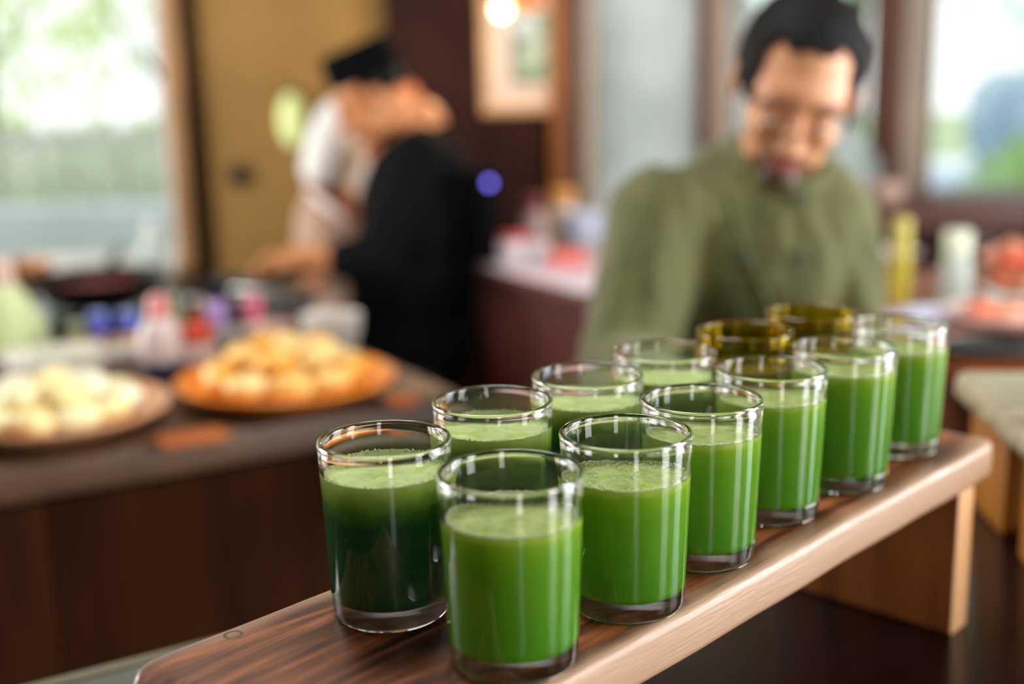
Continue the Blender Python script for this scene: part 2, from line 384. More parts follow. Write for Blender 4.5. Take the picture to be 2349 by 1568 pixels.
def stand(label, loc, rz, L2, W2, bmat, lmat, emat, legs, base_z, top_z, thick):
    t = thing('serving_stand', label, 'serving stand', loc, rz)
    bm = new(); n = 90; m_ = 16; rows = []
    # plank outline swept along its length with soft, slightly wavy live edges
    prof = []
    r = thick*.21
    for k in range(5): a = -PI/2 + k*PI/8; prof.append((W2-r+r*math.cos(a), -thick+r+r*math.sin(a)))
    for k in range(5): a = k*PI/8; prof.append((W2-r+r*math.cos(a), -r+r*math.sin(a)))
    prof += [(-x, z) for x, z in reversed(prof)]
    for i in range(n+1):
        u = -L2 + 2*L2*i/n
        e = max(0, abs(u)-(L2-.020))/.020; sh = 1 - .11*e**3; zc = 1 - .3*e**3
        row = []
        for (x, z) in prof:
            wav = .0005*math.sin(u*21 + (1 if x > 0 else 2.4)) + .0003*math.sin(u*57)
            row.append(bm.verts.new((u, x*sh + (wav if abs(x) > W2*.6 else 0)*(1 if x > 0 else -1), -thick/2+(z+thick/2)*zc)))
        rows.append(row)
    k = len(prof)
    for i in range(n):
        for j in range(k): bm.faces.new((rows[i][j], rows[i+1][j], rows[i+1][(j+1) % k], rows[i][(j+1) % k]))
    bm.faces.new(rows[0]); bm.faces.new(list(reversed(rows[-1])))
    tp = obj('plank', bm, bmat, t, sharp=.9); tp.location = (0, 0, top_z)
    for (x0, x1) in legs:
        lg = obj('leg', box(new(), (x0, -W2+.004, base_z+.0003), (x1, W2-.006, top_z-thick), .003), lmat, t)
        obj('leg_edge', box(new(), (x0+.0005, -W2+.0022, base_z+.0003), (x1-.0005, -W2+.004, top_z-thick), .0015), emat, lg)
    return t
stand('low wooden plank stand holding two rows of juice tumblers', (origin.x, origin.y, 0), TH, (A1-A0)/2, (C1-C0)/2,
      board_m, leg_m, legedge_m, ((.28-AC, .308-AC), (.815-AC, .843-AC)), ZT, BZ, THK)

# ------------------------------------------------------------------ tumblers
GH, GR, GB = .0943, .0340, .0306
def rout(z): return GB + (GR-GB)*max(0, z-.006)/(GH-.006)
WALL = .0021
def tumbler_profile():
    p = [(0, 0), (.012, 0), (GB-.0075, 0), (GB-.0050, 0)]
    for k in range(1, 6):
        a = -PI/2 + k*PI/2/5; p.append((GB-.0050+.0050*math.cos(a), .0060+.0060*math.sin(a)))
    for z in (.02, .04, .06, .08, GH-.006): p.append((rout(z), z))
    # rounded, slightly beaded rim
    cx, rr = GR-.0014, .0016
    for k in range(9):
        a = -PI/6 + k*(PI+PI/3)/8; p.append((cx+rr*math.cos(a), GH-rr+rr*math.sin(a)))
    for z in (GH-.006, .08, .06, .04, .022): p.append((rout(z)-WALL, z))
    ri = rout(.0115)-WALL
    for k in range(1, 5):
        a = k*PI/2/4; p.append((ri-.005+.005*math.cos(a), .0165-.005*math.sin(a)))
    p += [(.012, .0112), (0, .0111)]
    return p
glass_m = mat('clear_glass', (1, 1, 1), 0.0, trans=1.0, ior=1.5)
olive_m = mat('olive_amber_glass', S(186, 164, 30), 0.0, trans=1.0, ior=1.5)
glass_me = mesh_of(lathe(new(), tumbler_profile(), 72), 'tumbler_glass', sharp=1.2); glass_me.materials.append(glass_m)
olive_me = glass_me.copy(); olive_me.materials.clear(); olive_me.materials.append(olive_m)
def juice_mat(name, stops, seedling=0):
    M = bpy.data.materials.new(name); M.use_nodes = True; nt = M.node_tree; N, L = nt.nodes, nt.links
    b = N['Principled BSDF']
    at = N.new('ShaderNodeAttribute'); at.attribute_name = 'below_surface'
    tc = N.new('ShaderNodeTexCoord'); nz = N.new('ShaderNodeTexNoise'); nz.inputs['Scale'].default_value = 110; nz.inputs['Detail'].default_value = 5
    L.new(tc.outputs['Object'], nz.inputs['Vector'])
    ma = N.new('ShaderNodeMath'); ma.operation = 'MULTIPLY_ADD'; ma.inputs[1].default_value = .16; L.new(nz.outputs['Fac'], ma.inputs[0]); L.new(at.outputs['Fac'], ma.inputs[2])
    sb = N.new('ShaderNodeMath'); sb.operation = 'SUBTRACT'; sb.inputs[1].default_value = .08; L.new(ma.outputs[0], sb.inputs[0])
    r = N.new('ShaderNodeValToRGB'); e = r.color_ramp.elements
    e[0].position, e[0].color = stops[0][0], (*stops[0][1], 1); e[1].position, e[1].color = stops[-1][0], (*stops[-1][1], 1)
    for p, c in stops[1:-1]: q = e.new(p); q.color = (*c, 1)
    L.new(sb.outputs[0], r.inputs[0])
    # pale pulp specks
    vo = N.new('ShaderNodeTexVoronoi'); vo.inputs['Scale'].default_value = 260; L.new(tc.outputs['Object'], vo.inputs['Vector'])
    lt = N.new('ShaderNodeMath'); lt.operation = 'LESS_THAN'; lt.inputs[1].default_value = .13; L.new(vo.outputs['Distance'], lt.inputs[0])
    m3 = N.new('ShaderNodeMath'); m3.operation = 'MULTIPLY'; m3.inputs[1].default_value = .16; L.new(lt.outputs[0], m3.inputs[0])
    mx = N.new('ShaderNodeMix'); mx.data_type = 'RGBA'; L.new(m3.outputs[0], mx.inputs[0]); L.new(r.outputs[0], mx.inputs[6]); mx.inputs[7].default_value = (*S(150, 190, 90), 1)
    L.new(mx.outputs[2], b.inputs['Base Color']); b.inputs['Roughness'].default_value = .45; b.inputs['Specular IOR Level'].default_value = .15
    b.inputs['Subsurface Weight'].default_value = .12; b.inputs['Subsurface Radius'].default_value = (.004, .010, .003); b.inputs['Subsurface Scale'].default_value = 1.0
    return M
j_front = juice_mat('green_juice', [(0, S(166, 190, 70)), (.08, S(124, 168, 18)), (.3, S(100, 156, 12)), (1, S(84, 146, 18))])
j_foamy = juice_mat('settled_shaded_green_juice', [(0, S(176, 198, 108)), (.10, S(150, 182, 70)), (.28, S(66, 120, 30)), (.42, S(22, 84, 34)), (1, S(20, 76, 36))])  # juice separates below the foam; back row's shade is put into the green too
j_olive = juice_mat('olive_juice', [(0, S(150, 140, 30)), (1, S(110, 96, 14))])
foam_front = mat('thin_green_foam', S(138, 156, 72), .5, c2=S(170, 182, 112), scale=130, bump=.35, detail=6, spec=.25)
foam_thick = mat('thick_pale_foam', S(172, 190, 116), .6, c2=S(196, 208, 140), scale=90, bump=.4, detail=6, spec=.2)
foam_olive = mat('olive_foam', S(150, 140, 40), .5, c2=S(120, 110, 26), scale=90, bump=.3)
bubble_m = mat('bubble_rim', S(206, 216, 176), .25, spec=.6)
def juice_mesh(level):
    bm = new(); pr = []
    e = .00035
    zb = .0112
    pr.append((0, zb-e)); ri = rout(.0115)-WALL
    for k in range(4, -1, -1):
        a = k*PI/2/4; pr.append((ri-.005+(.005+e)*math.cos(a), .0165-(.005+e)*math.sin(a)))
    n = 16
    for k in range(1, n+1):
        z = .0165 + (level-.0165)*(k/n)**.7; pr.append((rout(z)-WALL+e, z))
    zt = level
    pr += [(rout(zt)-WALL-.0008, zt-.0006), (rout(zt)-WALL-.004, zt-.0012), (.012, zt-.0013), (0, zt-.0013)]
    lathe(bm, pr, 64)
    me = mesh_of(bm, 'juice', sharp=1.0)
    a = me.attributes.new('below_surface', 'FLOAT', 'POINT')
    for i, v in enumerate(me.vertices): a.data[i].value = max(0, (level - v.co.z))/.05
    return me
def foam_mesh(level, seed, lump):
    rnd = random.Random(seed); bm = new(); rings = 14; seg = 64; R = rout(level)-WALL+.0002; g = []
    off = Vector((seed*3.1, seed*1.7, 0))
    for j in range(rings+1):
        r = R*j/rings
        if j == 0: g.append([bm.verts.new((0, 0, level-.0008+lump*noise.noise(off)))]); continue
        row = []
        for k in range(seg):
            a = 2*PI*k/seg; p = Vector((r*math.cos(a), r*math.sin(a), 0))
            z = level - .0010 + lump*noise.noise(p*90+off) + .5*lump*noise.noise(p*260+off)
            if j >= rings-1: z += .0009
            if j == rings: z = level + .0004 + .0005*noise.noise(p*300+off)
            row.append(bm.verts.new((p.x, p.y, z)))
        g.append(row)
    low = [bm.verts.new((v.co.x, v.co.y, level-.0018)) for v in g[-1]]
    for j in range(rings):
        for k in range(seg):
            k2 = (k+1) % seg
            if j == 0: bm.faces.new((g[0][0], g[1][k], g[1][k2]))
            else: bm.faces.new((g[j][k], g[j+1][k], g[j+1][k2], g[j][k2]))
    for k in range(seg): bm.faces.new((g[-1][k], low[k], low[(k+1) % seg], g[-1][(k+1) % seg]))
    return bm
def bubbles_mesh(level, seed, n, full):
    rnd = random.Random(seed); bm = new(); R = rout(level)-WALL
    for _ in range(n):
        a = rnd.uniform(0, 2*PI); q = 1-abs(rnd.gauss(0, .035)) if not full or rnd.random() < .6 else math.sqrt(rnd.random())
        s = rnd.uniform(.0003, .0008); r = min(R-s, R*q)
        bmesh.ops.create_icosphere(bm, subdivisions=1, radius=s, matrix=Matrix.Translation((r*math.cos(a), r*math.sin(a), level+s*.3+rnd.uniform(0, .0008)*(1 if q > .95 else 0))))
    return bm
near = 'clear tumbler of green juice '
GL = [ # x, y, level, kind, label
 (-.0021, .5285, .0728, 'f', near+'at the near end of the stand\'s pale lit edge'),
 (.0569, .5882, .0722, 'f', near+'with bubbles on top, second along the stand\'s pale lit edge'),
 (.1057, .6501, .0755, 'f', near+'third along the stand\'s pale lit edge'),
 (.1592, .7180, .0767, 'f', near+'fourth along the stand\'s pale lit edge'),
 (.2192, .7733, .0800, 'f', near+'fifth along the stand\'s pale lit edge'),
 (.2792, .8462, .0770, 'f', near+'at the far end of the stand, over its leg'),
 (-.0658, .5854, .0778, 'b', 'clear tumbler of dark green foamy juice at the stand\'s near back corner'),
 (-.0117, .6555, .0790, 'b', 'foamy clear tumbler of green juice, second in the stand\'s back row'),
 (.0456, .7107, .0790, 'b', 'foamy clear tumbler of green juice, third in the stand\'s back row'),
 (.1003, .7728, .0780, 'b', 'clear tumbler of green juice beside the olive glasses, fourth in the back row'),
 (.1648, .8325, .0700, 'o', 'olive-amber tinted tumbler next to the last clear glass of the back row'),
 (.2269, .8943, .0680, 'o', 'olive-amber tinted tumbler at the far back corner of the stand'),
]
for i, (x, y, lv, kd, lab) in enumerate(GL):
    t = thing('juice_tumbler', lab, 'glass', (x, y, BZ-.0003), random.uniform(0, 6), 'tumblers on the wooden stand')
    obj('glass_body', olive_me if kd == 'o' else glass_me, None, t)
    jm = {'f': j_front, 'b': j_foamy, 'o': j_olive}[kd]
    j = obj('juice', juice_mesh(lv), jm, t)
    obj('foam', foam_mesh(lv, i+1, .0006 if kd == 'f' else .0011), {'f': foam_front, 'b': foam_thick, 'o': foam_olive}[kd], j, sharp=1.5)
    if kd != 'o':
        bb = obj('bubbles', bubbles_mesh(lv, i+11, 420 if kd == 'f' else 120, i == 1), bubble_m, j); bb['kind'] = 'stuff'

# second stand on the same table, right of the first
s2 = thing('serving_stand', 'second wooden stand with grey-brown top, beyond the end of the juice stand', 'serving stand', (.415, 1.005, 0), math.radians(-5))
gold_leg = mat('golden_leg_wood', S(176, 112, 34), .5, c2=S(146, 88, 24), scale=4, stretch=(8, 8, .8))
bm = new(); box(bm, (0, -.16, 1.092), (.42, .125, 1.12), .010, 3)
obj('plank', bm, mat('greyed_board_wood', S(178, 168, 140), .45, c2=S(136, 122, 94), scale=3, stretch=(3, 18, 18)), s2)
for x0 in (.018, .37):
    for y0, y1 in ((-.15, -.035), (.010, .118)): obj('leg', box(new(), (x0, y0, ZT+.0003), (x0+.028, y1, 1.092), .003), gold_leg, s2)
obj('inner_panel', box(new(), (.05, -.12, ZT+.002), (.36, .10, ZT+.012), .002), darkwood, s2)

# ================================================================== FOOD COUNTER
def P(px, py, z=ZC): return atz(px, py, z)
A30 = math.radians(30)
ctop_m = mat('brown_counter_top', S(96, 68, 46), .45, c2=S(74, 50, 32), scale=3, stretch=(2, 9, 2))
cbody_m = mat('brown_counter_panel', S(50, 24, 8), .9, spec=.1, var=.3, scale=3, stretch=(6, 6, .6))
fc = thing('food_counter', 'brown counter carrying the two plates of food and the white dishes', 'counter', (-.075, 1.735, 0), A30)
obj('worktop', box(new(), (-1.75, 0, ZC-.05), (0, .62, ZC), .008), ctop_m, fc)
obj('carcass', box(new(), (-1.72, .05, 0), (-.03, .60, ZC-.05)), cbody_m, fc)
for k in range(3): obj('front_panel', box(new(), (-1.71+k*.560, .032, .06), (-1.1515+k*.560, .05, ZC-.062), .004), cbody_m, fc)

def plate(label, c, r, m, h=.028):
    bm = new()
    lathe(bm, [(0, 0), (r*.55, 0), (r*.6, .004), (r*.93, h*.8), (r, h), (r*1.005, h+.004), (r*.985, h+.006), (r*.9, h*.8+.003), (r*.58, .009), (0, .008)], 56)
    o = obj('food_plate', bm, m); o.location = c; return tag(o, label, 'plate')
terracotta = mat('terracotta_glaze', S(196, 140, 98), .35, var=.15, scale=10)
orange_gl = mat('orange_glaze', S(236, 140, 44), .3, var=.12, scale=10)
pl1 = P(125, 985); pl2 = P(660, 912)
plate('pale terracotta plate heaped with creamy yellow food', pl1, .155, terracotta, .03)
plate('orange plate heaped with golden fruit pieces', pl2, .160, orange_gl, .03)
def lump_mesh(seed, rx, ry, rz):
    bm = new(); bmesh.ops.create_icosphere(bm, subdivisions=3, radius=1)
    for v in bm.verts:
        n = 1 + .22*noise.noise(v.co*1.4 + Vector((seed*5, seed, 0))) + .08*noise.noise(v.co*4 + Vector((seed, 0, 3)))
        v.co = Vector((v.co.x*rx*n, v.co.y*ry*n, max(-.75, v.co.z)*rz*n))
    return mesh_of(bm, 'food_piece', sharp=3)
cream = [mat('creamy_food_%d' % k, c, .4, var=.18, scale=25, bump=.3) for k, c in enumerate((S(250, 228, 176), S(246, 214, 148), S(250, 236, 204)))]
gold = [mat('golden_fruit_%d' % k, c, .35, var=.12, scale=20) for k, c in enumerate((S(252, 196, 108), S(250, 178, 66), S(252, 210, 136)))]
def heap(c, R, mats, label, group, name, rings, zbase, seed, sc=1.0):
    rnd = random.Random(seed)
    shapes = [lump_mesh(seed+k, .030*sc, .021*sc, .016*sc) for k in range(4)]
    k = 0
    for (rr, n, z) in rings:
        for i in range(n):
            a = 2*PI*i/n + rr*9; me = shapes[k % 4].copy(); me.materials.append(mats[k % 3]); k += 1
            o = obj(name, me, None, None, loc=(c.x+rr*R*math.cos(a), c.y+rr*R*math.sin(a), c.z+z+zbase), rot=(rnd.uniform(-.2,.2), rnd.uniform(-.2,.2), a+rnd.uniform(-.5,.5)+PI/2))
            tag(o, label, 'food', group)
heap(pl1, .158, cream, 'creamy yellow piece of food heaped on the terracotta plate', 'food pieces on the terracotta plate', 'food_piece', ((.60, 11, .020), (.30, 6, .018), (.33, 5, .042), (0, 1, .046)), .016, 3, 1.08)
heap(pl2, .160, gold, 'golden fruit piece heaped on the orange plate', 'fruit pieces on the orange plate', 'fruit_piece', ((.62, 10, .022), (.28, 5, .019), (.38, 5, .050), (.05, 1, .060)), .018, 9, 1.12)

porcelain = mat('white_porcelain', S(226, 218, 208), .3)
pinkporc = mat('pinkish_porcelain', S(224, 190, 172), .35)
def bowl(name, label, c, r, h, m, cat='bowl', group=None):
    bm = new(); lathe(bm, [(0, 0), (r*.72, 0), (r*.84, h*.15), (r*.97, h*.6), (r, h), (r*.96, h), (r*.9, h*.6), (r*.74, h*.2), (0, h*.14)], 40)
    o = obj(name, bm, m); o.location = c; return tag(o, label, cat, group)
bowl('white_cup', 'larger white handleless cup behind the golden fruit', P(762, 800), .053, .062, porcelain, 'cup')
bowl('white_cup', 'smaller pale cup between the large white cup and the red-lidded jar', P(622, 797), .044, .042, pinkporc, 'cup')
bowl('white_cup', 'low grey-white cup beside the red-lidded jar', P(535, 800), .034, .036, mat('grey_porcelain', S(176, 166, 156), .4), 'cup')
def jar(name, label, c, r, h, body, lid, lidh=.25, cat='jar', group=None, neck=.8):
    t = thing(name, label, cat, c, 0, group); hb = h*(1-lidh)
    obj('body', lathe(new(), [(0, 0), (r*.92, 0), (r, .004), (r, hb*.82), (r*neck, hb*.98), (r*neck, hb), (0, hb)], 32), body, t)
    obj('lid', lathe(new(), [(0, hb), (r*neck*1.06, hb), (r*neck*1.08, hb+.002), (r*neck*1.08, h-.004), (r*neck*.98, h), (0, h)], 32), lid, t)
    return t
bl = mat('blue_cap', S(76, 92, 190), .25, coat=.4); rd = mat('red_cap', S(206, 62, 36), .35); pk_ = mat('pink_cap', S(214, 96, 130), .2, coat=.5); li = mat('lilac_cap', S(176, 140, 200), .2, coat=.5)
brn = mat('brown_sauce', S(140, 88, 52), .3); ylw = mat('mustard_sauce', S(196, 142, 44), .35); navy = mat('navy_glaze', S(60, 70, 104), .3)
jar('spice_jar', 'brown jar with a bright blue lid beside the mustard jar', P(232, 812), .020, .075, brn, bl, .5)
jar('spice_jar', 'brown jar with a bright blue lid next to the white bottle', P(300, 806), .022, .072, ylw, bl, .5)
jar('spice_jar', 'small mustard jar with a dull green lid', P(182, 818), .019, .062, ylw, mat('dull_green_cap', S(120, 124, 88), .3), .45)
jar('spice_jar', 'jar with a shiny lilac lid behind the cups', P(502, 790), .021, .080, mat('violet_jar', S(110, 84, 120), .3), li, .5)
jar('spice_jar', 'jar with a shiny pink lid behind the cups', P(585, 783), .021, .082, mat('plum_jar', S(90, 40, 60), .3), pk_, .5)
jar('lidded_pot', 'pale pink pot with a red band and lid', P(458, 858), .031, .082, mat('pink_white_glaze', S(206, 176, 170), .35), rd, .3)
bt = thing('sauce_bottle', 'white bottle with a pink cap and navy base', 'bottle', P(376, 868))
obj('body', lathe(new(), [(.033, .03), (.033, .075), (.026, .092), (.018, .100), (0, .1)], 32), mat('white_plastic', S(214, 196, 192), .35), bt)
obj('base', lathe(new(), [(0, 0), (.026, 0), (.032, .008), (.0335, .031), (0, .031)], 32), navy, bt)
obj('cap', lathe(new(), [(0, .099), (.019, .099), (.017, .122), (.012, .135), (0, .137)], 28), mat('rose_cap', S(222, 130, 128), .3, coat=.3), bt)
gb = thing('squeeze_bottle', 'pale green cone-shaped bottle with a pink neck', 'bottle', P(30, 806))
obj('body', lathe(new(), [(0, 0), (.066, 0), (.07, .006), (.060, .05), (.030, .105), (.018, .120), (0, .12)], 36), mat('pale_green_plastic', S(206, 218, 160), .35), gb)
obj('neck', lathe(new(), [(.017, .119), (.016, .155), (.012, .165), (0, .166)], 24), mat('pale_pink_plastic', S(222, 186, 170), .35), gb)
def dish(label, c, rz, lx, ly, h, m):
    bm = new(); box(bm, (-lx, -ly, 0), (lx, ly, h), .008, 2)
    top = max(bm.faces, key=lambda f: f.calc_center_median().z + f.calc_area())
    r = bmesh.ops.inset_individual(bm, faces=[top], thickness=.010); bmesh.ops.translate(bm, verts=top.verts[:], vec=(0, 0, -h*.6))
    o = obj('serving_dish', bm, m); o.location = c; o.rotation_euler = (0, 0, rz); return tag(o, label, 'dish')
dish('long white rectangular dish behind the terracotta plate', P(225, 820), A30+.05, .150, .045, .026, porcelain)
dish('small cream white dish touching the edge of the terracotta plate', P(150, 862), A30+.02, .062, .026, .05, mat('cream_porcelain', S(226, 226, 206), .3))
nap = obj('folded_napkin', box(new(), (-.045, -.03, 0), (.045, .03, .006), .002), mat('orange_napkin', S(168, 90, 36), .8)); nap.location = P(440, 1008); nap.rotation_euler = (0, 0, A30)
tag(nap, 'orange folded napkin on the counter between the two plates', 'napkin')
nap = obj('folded_napkin', box(new(), (-.02, -.02, 0), (.02, .02, .012), .003), mat('rust_napkin', S(176, 90, 36), .8)); nap.location = P(922, 930); nap.rotation_euler = (0, 0, .3)
tag(nap, 'small rust-orange block on the counter corner right of the orange plate', 'napkin')

# ------------------------------------------------------------------ stove and pans
ZS = .86
steel = mat('steel', S(150, 148, 144), .3, metal=.9); black = mat('black_iron', S(18, 17, 17), .4); blk2 = mat('black_enamel', S(14, 13, 14), .25)
st = thing('cooking_range', 'black cooking range under the kitchen window', 'stove', (-1.02, 3.02, 0), .12)
obj('body', box(new(), (-.75, -.28, 0), (.50, .30, ZS-.02), .01), blk2, st)
obj('hob', box(new(), (-.76, -.29, ZS-.02), (.51, .31, ZS), .004), black, st)
for k in range(4): obj('knob', lathe(new(), [(0, 0), (.022, 0), (.02, .025), (0, .025)], 20), steel, st, loc=(-.55+k*.28, -.29, ZS-.09), rot=(PI/2, 0, 0))
for x in (-.45, .22): obj('burner', lathe(new(), [(0, 0), (.11, 0), (.11, .012), (.09, .015), (0, .012)], 28), black, st, loc=(x, 0, ZS))
def pan(name, label, c, r, h, outer, inner, handle=None, cat='pan'):
    t = thing(name, label, cat, c)
    obj('body', lathe(new(), [(0, 0), (r*.5, 0), (r*.8, h*.35), (r, h), (r*.97, h+.003), (r*.78, h*.4), (r*.48, .006), (0, .006)], 44), outer, t)
    obj('contents', lathe(new(), [(0, h*.62), (r*.86, h*.6), (r*.6, h*.3), (0, h*.28)], 36), inner, t)
    if handle is not None:
        d = Vector((math.cos(handle), math.sin(handle), .12)); obj('handle', cap(new(), d*(r*.97)+Vector((0,0,h*.75)), d*(r+.13)+Vector((0,0,h*.9)), .013, .011), black, t)
    return t
wk = aty(238, 668, 2.92); pan('wok', 'wide black wok with a dark red stew on the range', (wk.x-.03, 2.97, ZS+.016), .175, .072, black, mat('red_stew', S(150, 50, 30), .35, var=.3, scale=20), 1.7)
pn = aty(508, 650, 2.98); pan('frying_pan', 'black frying pan held by the cook in black', (pn.x, 2.98, ZS+.016), .10, .05, black, mat('dark_sauce', S(40, 22, 18), .3), .15)
am = aty(40, 620, 3.12); pan('stew_pot', 'brass-coloured pot of yellow food beside the wok', (am.x-.03, 3.12, ZS+.001), .115, .10, mat('brass', S(170, 112, 52), .55, metal=.2), mat('yellow_food', S(214, 160, 60), .5, var=.3, scale=25), cat='pot')
ts = thing('steel_tray', 'dull steel tray standing tilted beside the frying pan', 'tray', (-.56, 2.76, ZS+.001), -.45)
obj('panel', box(new(), (-.10, -.010, 0), (.11, .010, .075), .004), mat('dull_steel', S(64, 58, 54), .6, metal=.2), ts)
obj('rim', box(new(), (-.105, -.013, .072), (.115, .013, .082), .003), steel, ts)
gj = aty(85, 715, 2.80); t = jar('glass_jar', 'small glass jar with steel lid on the front of the range', (gj.x, 2.80, ZS+.001), .028, .07, mat('jar_glass', S(190, 210, 200), .05, spec=.8), steel, .3)
gj = aty(390, 700, 2.80); t = jar('glass_jar', 'pale green glass jar on the range beside the wok', (gj.x, 2.80, ZS+.001), .026, .065, mat('jar_green', S(170, 186, 140), .1, spec=.8), steel, .3)
gj = aty(455, 705, 2.80); t = jar('glass_jar', 'amber glass jar on the range beside the pale green jar', (gj.x, 2.80, ZS+.001), .026, .06, mat('jar_amber', S(150, 76, 30), .1, spec=.8), steel, .3)
gj = aty(350, 590, 3.2); t = jar('oil_bottle', 'pale glass bottle catching the light below the kitchen window', (gj.x, 3.2, ZS+.001), .032, .20, mat('bottle_glass', S(206, 216, 206), .08, spec=.8), mat('white_cap', S(220, 224, 220), .2), .2, 'bottle', None, .45)

# ------------------------------------------------------------------ back table with pink cloth
A28 = math.radians(28.4)
bt = thing('back_table', 'red-brown side table under a pale pink cloth, behind the cook in black', 'table', (.161, 2.609, 0), A28)
obj('carcass', box(new(), (.03, .03, 0), (1.0, .52, ZC-.03)), mat('red_brown_cabinet', S(84, 34, 24), .5, var=.3, scale=4, stretch=(6, 6, .7)), bt)
obj('tabletop', box(new(), (0, 0, ZC-.03), (1.03, .55, ZC-.006), .004), redwood, bt)
cl = obj('tablecloth', box(new(), (-.004, -.004, ZC-.0058), (1.034, .554, ZC), .006), mat('pink_cloth', S(226, 206, 212), .85, var=.06, scale=9)); cl.location = (.161, 2.609, 0); cl.rotation_euler = (0, 0, A28)
tag(cl, 'pale pink cloth spread over the red-brown side table', 'tablecloth')
def pack(label, px, py, s, m, rz=0.3, lidm=None):
    t = thing('food_packet', label, 'packet', P(px, py), A28+rz)
    obj('body', box(new(), (-s[0], -s[1], 0), (s[0], s[1], s[2]*.8), .006), m, t)
    obj('top', box(new(), (-s[0]*.96, -s[1]*.96, s[2]*.8), (s[0]*.96, s[1]*.96, s[2]), .003), lidm or m, t)
redp = mat('red_packet', S(206, 60, 66), .4); coral = mat('coral_packet', S(224, 118, 108), .5); whp = mat('white_packet', S(222, 214, 214), .5)
pack('white packet with a red top on the pink cloth', 1184, 604, (.036, .03, .075), whp, .2, redp)
pack('coral red packet in front of the white bowls', 1302, 612, (.04, .03, .045), coral, -.1)
pack('low white packet beside the coral packet', 1240, 606, (.022, .02, .06), whp, .4)
bowl('stacked_bowl', 'lower bluish-white bowl of the pair on the pink cloth', P(1335, 560), .062, .055, mat('bluish_porcelain', S(206, 214, 232), .3))
b2 = P(1335, 560); bowl('stacked_bowl', 'upper bluish-white bowl of the pair on the pink cloth', (b2.x, b2.y, b2.z+.050), .062, .045, mat('bluish_porcelain', S(206, 214, 232), .3))
jar('storage_jar', 'cream storage jar with an orange lid on the pink cloth', P(1292, 552), .042, .15, mat('cream_jar', S(232, 212, 180), .4), mat('orange_lid', S(224, 160, 90), .4), .3)
jar('storage_jar', 'greyish pink storage jar beside the cream one', P(1228, 562), .034, .14, mat('grey_pink_jar', S(180, 150, 146), .4), mat('dark_red_lid', S(120, 50, 46), .4), .3)
ld = thing('kettle_base', 'small black appliance with a blue light on the pink cloth', 'appliance', P(1112, 602), A28)
obj('body', box(new(), (-.035, -.035, 0), (.035, .035, .24), .012), mat('matt_black', S(8, 7, 7), .9, spec=.1), ld)
obj('indicator_light', ell(new(), (0, -.036, .205), (.009, .005, .009)), mat('blue_led', S(60, 50, 170), .3, emit=(.12, .10, .55), estr=4.0), ld)

# ------------------------------------------------------------------ side counter at right with bowls and plates
sc_ = thing('side_counter', 'orange-brown wooden counter holding the glass bowl and plates beside the man in green', 'counter', (.78, 1.82, 0), .12)
obj('worktop', box(new(), (-.08, -.10, ZC-.04), (1.1, .95, ZC), .006), mat('orange_brown_top', S(150, 78, 40), .45, var=.25, scale=4, stretch=(2, 9, 2)), sc_)
obj('carcass', box(new(), (-.05, -.06, 0), (1.08, .93, ZC-.04)), mat('warm_brown_panel', S(112, 58, 34), .55, var=.25, scale=4, stretch=(6, 6, .7)), sc_)
p = P(2290, 742); pltr = plate('wide pinkish white plate in front of the glass bowl', p, .10, mat('pinkish_white', S(228, 206, 196), .35), .022)
bb = P(2330, 690); gbw = thing('glass_bowl', 'large clear glass bowl of salmon pink food', 'bowl', bb)
obj('bowl_body', lathe(new(), [(0, 0), (.045, 0), (.047, .010), (.074, .027), (.096, .07), (.101, .120), (.0985, .121), (.093, .07), (.072, .031), (0, .018)], 44), mat('thin_glass', (1, 1, 1), 0, trans=1, ior=1.12, spec=.4), gbw)
salm = [mat('salmon_%d' % k, c, .4, var=.15, scale=18) for k, c in enumerate((S(232, 128, 92), S(240, 168, 138), S(214, 88, 50)))]
heap(Vector((bb.x, bb.y, bb.z+.016)), .096, salm, 'salmon pink piece of food in the large glass bowl', 'salmon pieces in the glass bowl', 'salmon_piece', ((.42, 6, .026), (.3, 5, .055), (.55, 7, .075), (.2, 3, .092)), .0, 21, .9)
heap(p, .10, salm, 'pink piece of food on the pinkish white plate', 'pink pieces on the pinkish white plate', 'salmon_slice', ((.42, 6, .026),), .0, 31, .9)
c = P(2188, 702); jar('glass_goblet', 'pale frosted glass bottle beside the glass bowl', (c.x, c.y, c.z), .029, .150, mat('frosted_glass', S(168, 178, 168), .3), mat('frosted_stopper', S(206, 212, 186), .3), .3, 'bottle', None, .85)
nk = obj('folded_towel', box(new(), (-.055, -.035, 0), (.055, .035, .022), .006), mat('lavender_cloth', S(196, 190, 222), .8, var=.08, scale=12)); nk.location = P(2105, 742); nk.rotation_euler = (0, 0, .35)
tag(nk, 'lavender folded towel on the orange-brown counter', 'towel')
nk = obj('paper_sheet', box(new(), (-.035, -.022, 0), (.035, .022, .004), .001), mat('white_paper', S(222, 226, 238), .7)); q = P(2120, 738); nk.location = (q.x, q.y, q.z+.0225); nk.rotation_euler = (0, 0, .3)
tag(nk, 'small white paper lying on the lavender towel', 'paper')
ob = jar('oil_bottle', 'slim yellow-green oil bottle beside the man in green', P(2062, 700), .020, .175, mat('yellow_oil', S(176, 160, 56), .2), mat('oil_cap', S(190, 176, 90), .3), .12, 'bottle', None, .8)
tr = thing('serving_tray', 'black oval tray at the front of the orange-brown counter', 'tray', P(2300, 812), .15); tr['label'] = 'black oval tray at the front of the orange-brown counter'
bm = lathe(new(), [(0, 0), (.07, 0), (.085, .01), (.088, .018), (.084, .018), (.07, .006), (0, .006)], 40); bm.transform(Matrix.Diagonal((1.3, .8, 1, 1))); obj('base', bm, black, tr)
